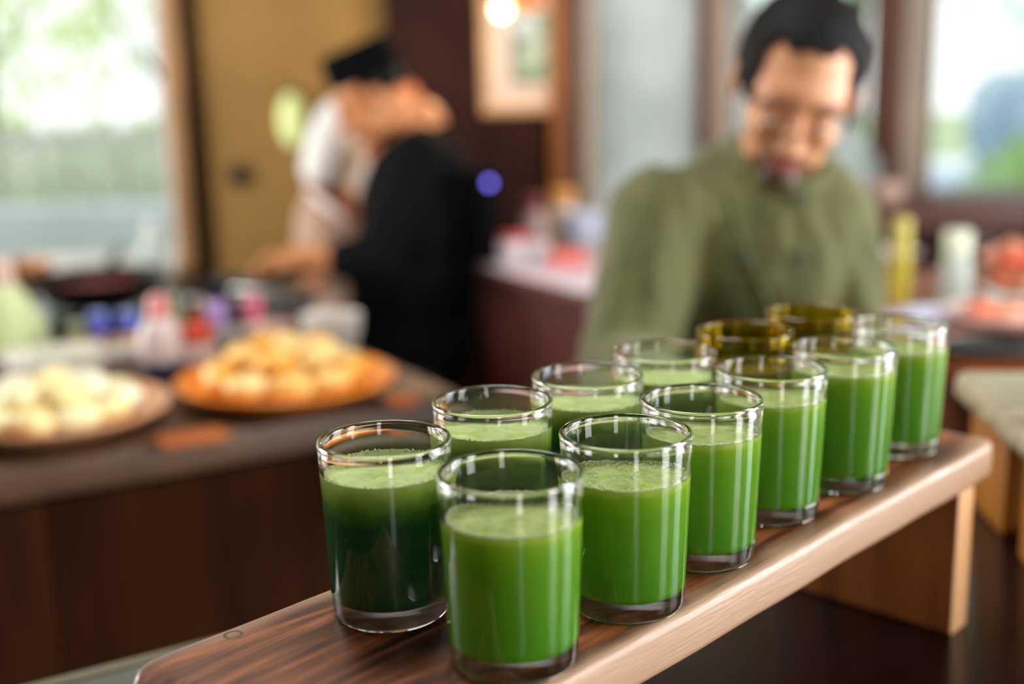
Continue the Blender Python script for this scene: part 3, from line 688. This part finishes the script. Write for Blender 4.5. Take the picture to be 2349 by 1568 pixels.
bm = lathe(new(), [(.0845, .0182), (.089, .0182), (.089, .022), (.0845, .022), (.0845, .0182)], 40); bm.transform(Matrix.Diagonal((1.3, .8, 1, 1))); obj('rim', bm, steel, tr)
# sideboard behind with a white bowl
sb = thing('sideboard', 'brown wooden sideboard under the right-hand windows', 'sideboard', (1.02, 3.55, 0))
obj('carcass', box(new(), (-.05, 0, 0), (1.3, .5, .99)), redwood, sb)
obj('top', box(new(), (-.08, -.03, .99), (1.33, .52, 1.02), .005), redwood, sb)
for k in range(3): obj('door', box(new(), (-.03+k*.44, -.018, .06), (.39+k*.44, 0, .95), .004), darkwood, sb)
q = atz(2035, 512, 1.02); bowl('mixing_bowl', 'white bowl on the sideboard beside the shoulder of the man in green', (q.x+.02, 3.68, 1.0205), .088, .07, porcelain)
q = atz(2112, 512, 1.02); bowl('mixing_bowl', 'small pink bowl on the sideboard next to the white bowl', (q.x+.085, 3.66, 1.0205), .05, .06, pinkporc)

# ------------------------------------------------------------------ picture, lamp, wall things
yp = YB-.105
a = aty(1106, 262, yp); b = aty(1302, 262, yp); zb_, zt_ = a.z, aty(1200, -30, yp).z
fr = thing('framed_picture', 'pale framed picture with a green and white image on the dark wood wall', 'picture', (a.x, yp, zb_))
wf, hf = b.x-a.x, zt_-zb_
fmat = mat('picture_frame_wood', S(206, 160, 110), .5, var=.12, scale=10)
bm = new(); box(bm, (0, -.025, 0), (wf, 0, .024), .003); box(bm, (0, -.025, hf-.024), (wf, 0, hf), .003); box(bm, (0, -.025, .024), (.024, 0, hf-.024), .003); box(bm, (wf-.024, -.025, .024), (wf, 0, hf-.024), .003)
obj('frame', bm, fmat, fr)
obj('mount', box(new(), (.024, -.012, .024), (wf-.024, -.004, hf-.024)), mat('picture_mount', S(232, 212, 192), .7), fr)
def pic_mat():
    M = bpy.data.materials.new('picture_print'); M.use_nodes = True; nt = M.node_tree; N, L = nt.nodes, nt.links; b_ = N['Principled BSDF']
    tc = N.new('ShaderNodeTexCoord'); nz = N.new('ShaderNodeTexNoise'); nz.inputs['Scale'].default_value = 14; L.new(tc.outputs['Object'], nz.inputs['Vector'])
    r = N.new('ShaderNodeValToRGB'); e = r.color_ramp.elements; e[0].position = .35; e[0].color = (*S(70, 120, 110), 1); e[1].position = .62; e[1].color = (*S(190, 206, 180), 1); k = e.new(.5); k.color = (*S(140, 170, 140), 1)
    L.new(nz.outputs['Fac'], r.inputs[0]); L.new(r.outputs[0], b_.inputs['Base Color']); b_.inputs['Roughness'].default_value = .6; return M
x0, x1 = aty(1172, 100, yp).x-a.x, aty(1262, 100, yp).x-a.x; z0, z1 = aty(1200, 190, yp).z-zb_, aty(1200, 30, yp).z-zb_
pr_ = obj('print', box(new(), (x0, -.014, z0), (x1, -.012, z1)), pic_mat(), fr)
obj('dark_figure', box(new(), (x0, -.0150, z0), (x0+.018, -.014, z1*.8), .0003), mat('print_teal', S(40, 86, 84), .6), pr_)
obj('white_shape', ell(new(), (x0+.05, -.0145, z1-.05), (.045, .0008, .032), (0, .5, 0)), mat('print_white', S(206, 214, 212), .6), pr_)
lp = aty(1150, 16, 3.55)
lm = thing('pendant_lamp', 'small pendant lamp with an orange shade in front of the picture', 'lamp', (lp.x, lp.y, lp.z))
bulb_c = (.95, .60, .38)
obj('bulb', ell(new(), (0, 0, 0), (.024, .024, .028)), mat('lit_bulb', S(255, 210, 170), .4, emit=bulb_c, estr=.75), lm)
obj('shade', lathe(new(), [(.030, .03), (.085, .005), (.088, .01), (.034, .06), (.012, .065), (0, .065)], 32, (.045, .05, 0)), mat('orange_shade', S(214, 110, 34), .5), lm)
obj('cord', cone(new(), (.045, .05, .063), (.045, .05, 2.698-lp.z), .004, .004, 8), black, lm)
ll = bpy.data.lights.new('bulb_light', 'POINT'); ll.energy = 4; ll.color = (1, .66, .38); ll.shadow_soft_size = .03
lo = bpy.data.objects.new('bulb_light', ll); COL.objects.link(lo); lo.parent = lm; lo.location = (0, -.04, -.03)
q = aty(670, 275, YB-.06); wl = thing('wall_lantern', 'pale green oval lantern on the tan wall beside the white sleeve', 'lantern', (q.x, YB-.055, q.z))
obj('shade', lathe(new(), [(0, -.088), (.018, -.086), (.040, -.05), (.047, 0), (.040, .05), (.018, .086), (0, .088)], 32), mat('green_paper', S(222, 232, 168), .6, emit=S(200, 214, 130), estr=.28), wl)
obj('bracket', box(new(), (-.008, -.004, .08), (.008, .054, .10)), black, wl)
q = aty(548, 402, YB); so = thing('wall_socket', 'round dark brown fitting on the tan wall', 'socket', (q.x, YB, q.z))
obj('plate', lathe(new(), [(0, .0), (.045, 0), (.042, .012), (0, .014)], 28), mat('brown_fitting', S(84, 62, 40), .5), so, rot=(PI/2, 0, 0))
obj('centre', lathe(new(), [(0, .013), (.016, .013), (.014, .03), (0, .031)], 20), black, so, rot=(PI/2, 0, 0))

# ================================================================== PEOPLE
def skin_mat(name, c, beard):
    M = bpy.data.materials.new(name); M.use_nodes = True; nt = M.node_tree; N, L = nt.nodes, nt.links; b_ = N['Principled BSDF']
    at = N.new('ShaderNodeAttribute'); at.attribute_name = 'tone'
    L.new(at.outputs['Color'], b_.inputs['Base Color']); b_.inputs['Roughness'].default_value = .48
    b_.inputs['Subsurface Weight'].default_value = .12; b_.inputs['Subsurface Radius'].default_value = (.01, .004, .002); b_.inputs['Subsurface Scale'].default_value = 1
    return M
def head_bm(bm, M):
    e = lambda c, r, rot=(0,0,0): ell(bm, c, r, rot, 24, 16, M)
    v = lambda *p: M @ Vector(p)
    e((0, .014, .036), (.075, .094, .084)); e((0, -.022, -.034), (.057, .064, .080)); e((0, -.064, -.098), (.026, .020, .017))
    e((0, -.01, .03), (.07, .083, .05))
    for s in (-1, 1):
        e((s*.031, -.060, -.024), (.025, .024, .025)); e((s*.030, -.078, .024), (.028, .012, .009)); e((s*.038, -.02, -.074), (.016, .04, .026))
        e((s*.077, .014, -.008), (.007, .018, .030), (0, 0, s*.3)); e((s*.012, -.100, -.030), (.0085, .009, .007))
        e((s*.031, -.076, .002), (.016, .008, .009))
    cap(bm, v(0, -.084, .016), v(0, -.106, -.026), .008, .0115)
    e((0, -.086, -.058), (.023, .008, .0055)); e((0, -.084, -.069), (.020, .008, .0065)); e((0, -.08, -.05), (.024, .010, .014))
def hand_bm(bm, M, side, curl=.5):
    v = lambda *p: M @ Vector(p)
    ell(bm, (.048, 0, 0), (.052, .040, .015), mtx=M, u=20, v=12); cap(bm, v(-.02, 0, 0), v(.03, 0, 0), .026, .026)
    for y, ln, r in ((.030, .070, .0078), (.0095, .078, .0080), (-.0110, .072, .0078), (-.0310, .056, .0070)):
        pt = Vector((.086, y*side, -.002)); a = 0; pts = [M @ pt]
        for f in (.45, .32, .23):
            a += curl*.75; pt = pt + Vector((math.cos(a), 0, -math.sin(a)))*ln*f; pts.append(M @ pt)
        chain(bm, pts, [r, r, r*.93, r*.85])
    chain(bm, [v(.018, .030*side, -.004), v(.046, .054*side, -.012), v(.072, .060*side, -.022)], [.012, .010, .0085])
def frame_to(p, d, up=(0, 0, 1)):
    x = Vector(d).normalized(); z = Vector(up); z = (z - x*z.dot(x)).normalized(); y = z.cross(x)
    m_ = Matrix((x, y, z)).transposed().to_4x4(); m_.translation = p; return m_
def tone(me, M, base, lips, dark, beard=True, brow=True):
    inv = M.inverted(); ca = me.attributes.new('tone', 'FLOAT_COLOR', 'POINT')
    sm = lambda x: max(0, min(1, x))
    for i, vt in enumerate(me.vertices):
        p = inv @ vt.co; c = Vector(base); x = abs(p.x)
        if p.length < .2:
            if beard:
                q = sm(1 - (((x/.036)**2 + ((p.z+.076)/.040)**2)**.5 - .75)/.35)*sm((-.045-p.y)/.01)
                jaw = sm((-.050-p.z)/.03)*sm((x-.026)/.02 + (-.088-p.z)/.012)*sm((.03-p.y)/.03)
                c = c.lerp(Vector(dark), sm(.9*q + .6*jaw)*(1 if p.z > -.14 else 0))
            if beard: c = c.lerp(Vector(dark), .8*sm(1.3-((x/.026)**2 + ((p.z+.047)/.008)**2)**.5)*(1 if p.y < -.06 else 0))
            l_ = sm((1.15-((x/.024)**2 + ((p.z+.064)/.0125)**2)**.5)/.3) if p.y < -.07 else 0
            c = c.lerp(Vector(lips), l_)
            if brow:
                bz = .030 - .25*max(0, x-.03)
                q = sm(1.2-abs(p.z-bz)/.007)*(1 if .010 < x < .052 and p.y < -.05 else 0); c = c.lerp(Vector(dark), .8*q)
        ca.data[i].color = (*c, 1)
def hair_mesh(M, line, grow=.006, bottom=-.02):
    bm = new(); bmesh.ops.create_uvsphere(bm, u_segments=150, v_segments=100, radius=1)
    for v in bm.verts: v.co = Vector((v.co.x*(.075+grow), .014+v.co.y*(.094+grow), .036+v.co.z*(.084+grow)))
    bmesh.ops.delete(bm, geom=[v for v in bm.verts if not line(v.co)], context='VERTS')
    for v in bm.verts: v.co += v.co.normalized()*.002*noise.noise(v.co*60)
    bmesh.ops.solidify(bm, geom=bm.faces[:], thickness=.008)
    bm.transform(M); return bm
def shell(pieces_fn, voxel, smooth, wr, ws, stretch=(1, 1, 1)):
    bm = new(); pieces_fn(bm); me = remesh(bm, voxel, smooth)
    if wr:
        nrm = [n_.vector.copy() for n_ in me.vertex_normals]
        for i_, v in enumerate(me.vertices):
            q = Vector((v.co.x*stretch[0], v.co.y*stretch[1], v.co.z*stretch[2]))
            v.co += nrm[i_]*wr*(noise.noise(q*ws) + .5*noise.noise(q*ws*2.3))
    return me
def local(me, root):
    me.transform(Matrix.Translation(-root.location)); return me
hair_m = mat('black_hair', S(13, 9, 8), .7, var=.3, scale=60, spec=.2)
trouser_m = mat('dark_trousers', S(34, 32, 36), .9); shoe_m = mat('black_shoes', S(20, 18, 18), .4)
def legs(root, hip, rad=.085, sx=.095, rot=0, y=None):
    bm = new(); ell(bm, hip, (.165, .125, .13), (0, 0, rot))
    dx, dy = math.cos(rot)*sx, math.sin(rot)*sx
    for s in (-1, 1): chain(bm, [(hip[0]+s*dx, hip[1]+s*dy, hip[2]-.04), (hip[0]+s*dx, hip[1]+s*dy, .48), (hip[0]+s*dx*1.05, hip[1]+s*dy*1.05, .10)], [rad, .062, .052])
    me = remesh(bm, .014, 3); obj('trousers', local(me, root), trouser_m, root)
    fx, fy = math.sin(rot), -math.cos(rot)
    for s in (-1, 1):
        bm = new(); ell(bm, (hip[0]+s*dx*1.05+fx*.05, hip[1]+s*dy*1.05+fy*.05, .045), (.046, .125, .043), (0, 0, rot)); obj('shoe', local(mesh_of(bm, 'shoe'), root), shoe_m, root)

# ---- man in the olive-green double-breasted jacket
HC = aty(1826, 214, 1.60); HC.z += .007
MH = Matrix.Translation(HC) @ Matrix.Rotation(math.radians(10), 4, 'Y') @ Matrix.Rotation(math.radians(-6), 4, 'Z') @ Matrix.Rotation(math.radians(33), 4, 'X') @ Matrix.Diagonal((1.02, 1.0, .98, 1))
nb = aty(1775, 425, 1.745); rs = aty(1515, 500, 1.70); ls = aty(1908, 515, 1.75)
re_ = aty(1425, 860, 1.60); le_ = aty(1942, 880, 1.66); rh = Vector((.205, 1.30, 1.045)); lh = Vector((.375, 1.36, 1.045))
chest = aty(1745, 610, 1.76); hip = Vector((chest.x+.0, 1.86, .88))
man = thing('person', 'person in an olive-green double-breasted jacket and glasses, looking down at their work', 'person', (hip.x, hip.y, 0))
def body(bm):
    head_bm(bm, MH); cap(bm, MH @ Vector((0, .035, -.05)), nb + Vector((0, .03, -.03)), .050, .054)
    cap(bm, nb + Vector((0, .03, -.05)), chest + Vector((0, .02, 0)), .055, .10); cap(bm, chest + Vector((0, .02, 0)), hip, .10, .10)
    for s_, e_, h_, sd in ((rs, re_, rh, -1), (ls, le_, lh, 1)):
        chain(bm, [nb.lerp(s_, .5), s_, e_, h_], [.05, .048, .040, .026])
        hand_bm(bm, frame_to(h_, (h_-e_).normalized()*.7 + Vector((-.25*sd, -.3, -.35))), sd, .5)
bm = new(); body(bm); me = remesh(bm, .0042, 3, .5)
tone(me, MH, S(206, 146, 106), S(184, 104, 98), S(44, 28, 20))
b_ = obj('body', local(me, man), skin_mat('skin_warm', None, True), man)
def jk(bm):
    cap(bm, nb + Vector((0, .02, -.045)), chest, .105, .150)
    ell(bm, chest, (.178, .128, .20)); ell(bm, chest + Vector((0, .03, -.19)), (.175, .13, .20)); ell(bm, hip + Vector((0, 0, .04)), (.18, .135, .15))
    for s_, e_, h_, k in ((rs, re_, rh, 1.08), (ls, le_, lh, 1.0)):
        cap(bm, nb + Vector((0, .02, -.022)), s_, .068*k, .068*k)
        chain(bm, [s_, e_, e_.lerp(h_, .85)], [.070*k, .060*k, .042])
jme = shell(jk, .008, 10, .0075, 17, (1.6, 1, .55))
olive_cloth = mat('olive_cloth', S(84, 84, 40), .85, var=.10, scale=14, sheen=.2)
local(jme, man); jacket = obj('jacket', jme, olive_cloth, man)
bvh = BVHTree.FromPolygons([v.co.copy() for v in jme.vertices], [tuple(p.vertices) for p in jme.polygons])
btn = mesh_of(lathe(new(), [(0, 0), (.0115, 0), (.0125, .002), (.0115, .004), (.008, .0032), (0, .0032)], 24), 'button')
btn.materials.append(mat('dark_green_button', S(70, 78, 54), .4))
for px, py in ((1836, 452), (1832, 596), (1702, 590), (1846, 720), (1712, 712)):
    d = ray(px, py).normalized(); hit = bvh.ray_cast(EYE - man.location, d)
    if hit[0]:
        o = obj('button', btn, None, jacket); o.location = hit[0] + hit[1]*.0005; o.rotation_euler = hit[1].to_track_quat('Z', 'Y').to_euler()
# front flap edge running down the chest
pts = []
for k in range(12):
    px, py = 1668 + 112*(k/11)**1.15, 440 + 300*k/11
    hit = bvh.ray_cast(EYE - man.location, ray(px, py).normalized())
    if hit[0]: pts.append(hit[0] + hit[1]*.001)
bm = new(); chain(bm, pts, [.0035]*len(pts)); obj('flap_edge', bm, olive_cloth, jacket)
# stand collar
cm_ = frame_to(nb + Vector((0, -.004, -.004)), (1, 0, .10), (0, -.42, 1))
bm = lathe(new(), [(.080, -.030), (.084, -.026), (.078, .040), (.075, .045), (.071, .040), (.076, -.024), (.080, -.030)], 40); bm.transform(cm_)
obj('collar', local(mesh_of(bm, 'collar'), man), olive_cloth, jacket)
def hairline(p):
    x = abs(p.x)
    if x > .058 and p.y > -.058 and p.y < .03: return p.z > -.012
    if p.y < -.005:
        front = .089 + .026*math.exp(-((x-.050)/.013)**2) + .004*math.cos(x*90)
        side = .078 - .9*max(0, p.y+.052)
        return p.z > (front if p.y < -.045 else min(front, max(side, .012)))
    if p.y < .03: return p.z > -.02
    return p.z > -.04
obj('hair', local(mesh_of(hair_mesh(MH, hairline, .007), 'hair', sharp=3), man), hair_m, b_)
eye_m = mat('eye_white', S(206, 196, 186), .2); iris = mat('dark_iris', S(30, 20, 16), .2)
for s in (-1, 1):
    bm = new(); ell(bm, (s*.031, -.0770, -.003), (.0125, .0085, .0055), mtx=MH); ey = obj('eye', local(mesh_of(bm, 'eye'), man), eye_m, b_)
    bm = new(); ell(bm, (s*.031, -.0838, -.0070), (.0042, .0016, .0022), mtx=MH); obj('pupil', local(mesh_of(bm, 'pupil'), man), iris, ey)
gl = new()
for s in (-1, 1):
    pr = [MH @ Vector((s*.033 + .024*math.cos(t), -.1015 + .004*(s*math.cos(t)), -.008 + .015*math.sin(t))) for t in [2*PI*k/20 for k in range(21)]]
    chain(gl, pr, [.0011]*21); cap(gl, MH @ Vector((s*.057, -.093, -.001)), MH @ Vector((s*.082, .010, .004)), .0012, .0012, 8)
cap(gl, MH @ Vector((-.009, -.106, -.003)), MH @ Vector((.009, -.106, -.003)), .0013, .0013, 8)
gme = mesh_of(gl, 'eyeglasses'); eg = obj('eyeglasses', local(gme, man), mat('thin_metal_frame', S(196, 176, 140), .25, metal=.9), man)
for s in (-1, 1):
    bm = new(); ell(bm, (s*.033, -.1005, -.008), (.022, .0012, .0145), mtx=MH); obj('lens', local(mesh_of(bm, 'lens'), man), glass_pane, eg)
legs(man, hip)

# ---- cook in black, in profile, bending over the range
HC2 = aty(850, 224, 3.2)
M2 = Matrix.Translation(HC2) @ Matrix.Rotation(math.radians(-80), 4, 'Z') @ Matrix.Rotation(math.radians(30), 4, 'X')
nb2 = aty(950, 298, 3.26); sn = aty(955, 365, 3.04); sf = aty(985, 350, 3.42); ch2 = aty(955, 490, 3.22); hp2 = aty(938, 760, 3.25)
en = aty(868, 600, 2.98); hn = aty(700, 592, 2.98); ef = aty(860, 570, 3.40); hf2 = aty(770, 600, 3.2)
ck = thing('person', 'person in black with a black cap, bending over the cooking range', 'person', (hp2.x, hp2.y, 0))
bm = new(); head_bm(bm, M2); cap(bm, M2 @ Vector((0, .03, -.06)), nb2, .054, .054); cap(bm, nb2, ch2, .09, .12); cap(bm, ch2, hp2, .12, .12)
for s_, e_, h_, sd in ((sn, en, hn, 1), (sf, ef, hf2, -1)):
    chain(bm, [nb2.lerp(s_, .5), s_, e_, h_], [.05, .048, .042, .030]); hand_bm(bm, frame_to(h_, (h_-e_).normalized()), sd, .8)
me = remesh(bm, .005, 3); tone(me, M2, S(206, 134, 82), S(170, 90, 70), S(40, 28, 22), beard=False)
b2_ = obj('body', local(me, ck), skin_mat('skin_tan', None, False), ck)
black_cloth = mat('black_cloth', S(9, 11, 13), .95, var=.15, scale=12, spec=.15)
def jk2(bm):
    cap(bm, nb2 + Vector((.01, 0, -.03)), ch2, .09, .15); ell(bm, ch2, (.155, .185, .22)); ell(bm, ch2.lerp(hp2, .5), (.18, .18, .22)); ell(bm, hp2, (.19, .18, .2)); ell(bm, ch2 + Vector((.03, 0, .10)), (.12, .17, .12))
    for s_, e_, h_ in ((sn, en, hn), (sf, ef, hf2)):
        cap(bm, nb2 + Vector((0, 0, -.03)), s_, .06, .066); chain(bm, [s_, e_, e_.lerp(h_, .45)], [.072, .06, .052])
me = shell(jk2, .010, 4, .005, 14, (1.4, 1, .6)); obj('jacket', local(me, ck), black_cloth, ck)
bm = lathe(new(), [(.0, .045), (.086, .045), (.094, .05), (.097, .075), (.092, .128), (.080, .138), (0, .140)], 40); bm.transform(M2 @ Matrix.Translation((0, .012, 0)) @ Matrix.Rotation(-.14, 4, 'X') @ Matrix.Diagonal((.9, 1.05, 1, 1)))
obj('cap', local(mesh_of(bm, 'cap'), ck), mat('black_cap', S(8, 8, 9), .95, spec=.1), ck)
obj('hair', local(mesh_of(hair_mesh(M2, lambda p: p.y > -.015 and p.z > -.01+.0*p.y and (p.y > .02 or p.z > .02), .004), 'hair', sharp=3), ck), hair_m, b2_)
legs(ck, hp2 + Vector((0, 0, -.08)), rot=math.radians(-80))

# ---- cook in white, mostly hidden behind the cook in black
HC3 = aty(880, 200, 3.78)
M3 = Matrix.Translation(HC3) @ Matrix.Rotation(math.radians(-70), 4, 'Z') @ Matrix.Rotation(math.radians(35), 4, 'X')
nb3 = aty(850, 265, 3.80); s3 = aty(788, 285, 3.60); s3f = aty(860, 300, 3.96); c3 = aty(800, 480, 3.80); h3 = aty(815, 740, 3.82)
e3 = aty(736, 412, 3.54); w3 = aty(800, 470, 3.60); e3f = aty(830, 480, 3.98); w3f = aty(770, 520, 3.9)
wc = thing('person', 'person in white, mostly hidden behind the cook in black', 'person', (h3.x, h3.y, 0))
bm = new(); head_bm(bm, M3); cap(bm, M3 @ Vector((0, .03, -.06)), nb3, .055, .06); cap(bm, nb3, c3, .09, .11); cap(bm, c3, h3, .11, .11)
for s_, e_, h_, sd in ((s3, e3, w3, 1), (s3f, e3f, w3f, -1)):
    chain(bm, [nb3.lerp(s_, .5), s_, e_, h_], [.05, .048, .044, .030]); hand_bm(bm, frame_to(h_, (h_-e_).normalized()), sd, .6)
me = remesh(bm, .0055, 3); tone(me, M3, S(210, 128, 84), S(170, 90, 70), S(40, 28, 22), beard=False)
b3_ = obj('body', local(me, wc), skin_mat('skin_ruddy', None, False), wc)
white_cloth = mat('white_cloth', S(244, 242, 238), .85, var=.05, scale=12)
def jk3(bm):
    ell(bm, c3 + Vector((0, 0, .05)), (.13, .16, .20)); cap(bm, nb3 + Vector((0, 0, -.03)), s3, .06, .075); cap(bm, nb3 + Vector((0, 0, -.03)), s3f, .06, .07)
    chain(bm, [s3, s3.lerp(e3, .45), s3.lerp(e3, .78)], [.082, .088, .074]); chain(bm, [s3f, s3f.lerp(e3f, .75)], [.07, .07]); cap(bm, c3, h3, .13, .14)
me = shell(jk3, .011, 4, .004, 14); obj('shirt', local(me, wc), white_cloth, wc)
def ap3(bm): ell(bm, c3 + Vector((-.05, -.02, -.10)), (.125, .155, .20)); cap(bm, c3 + Vector((-.03, 0, -.2)), h3 + Vector((-.02, 0, -.1)), .13, .15)
me = shell(ap3, .012, 4, .003, 12); obj('apron', local(me, wc), mat('beige_apron', S(186, 152, 130), .9), wc)
obj('hair', local(mesh_of(hair_mesh(M3, lambda p: p.z > .03 or p.y > .03, .006), 'hair', sharp=3), wc), hair_m, b3_)
legs(wc, h3 + Vector((0, 0, -.06)), rot=math.radians(-80))
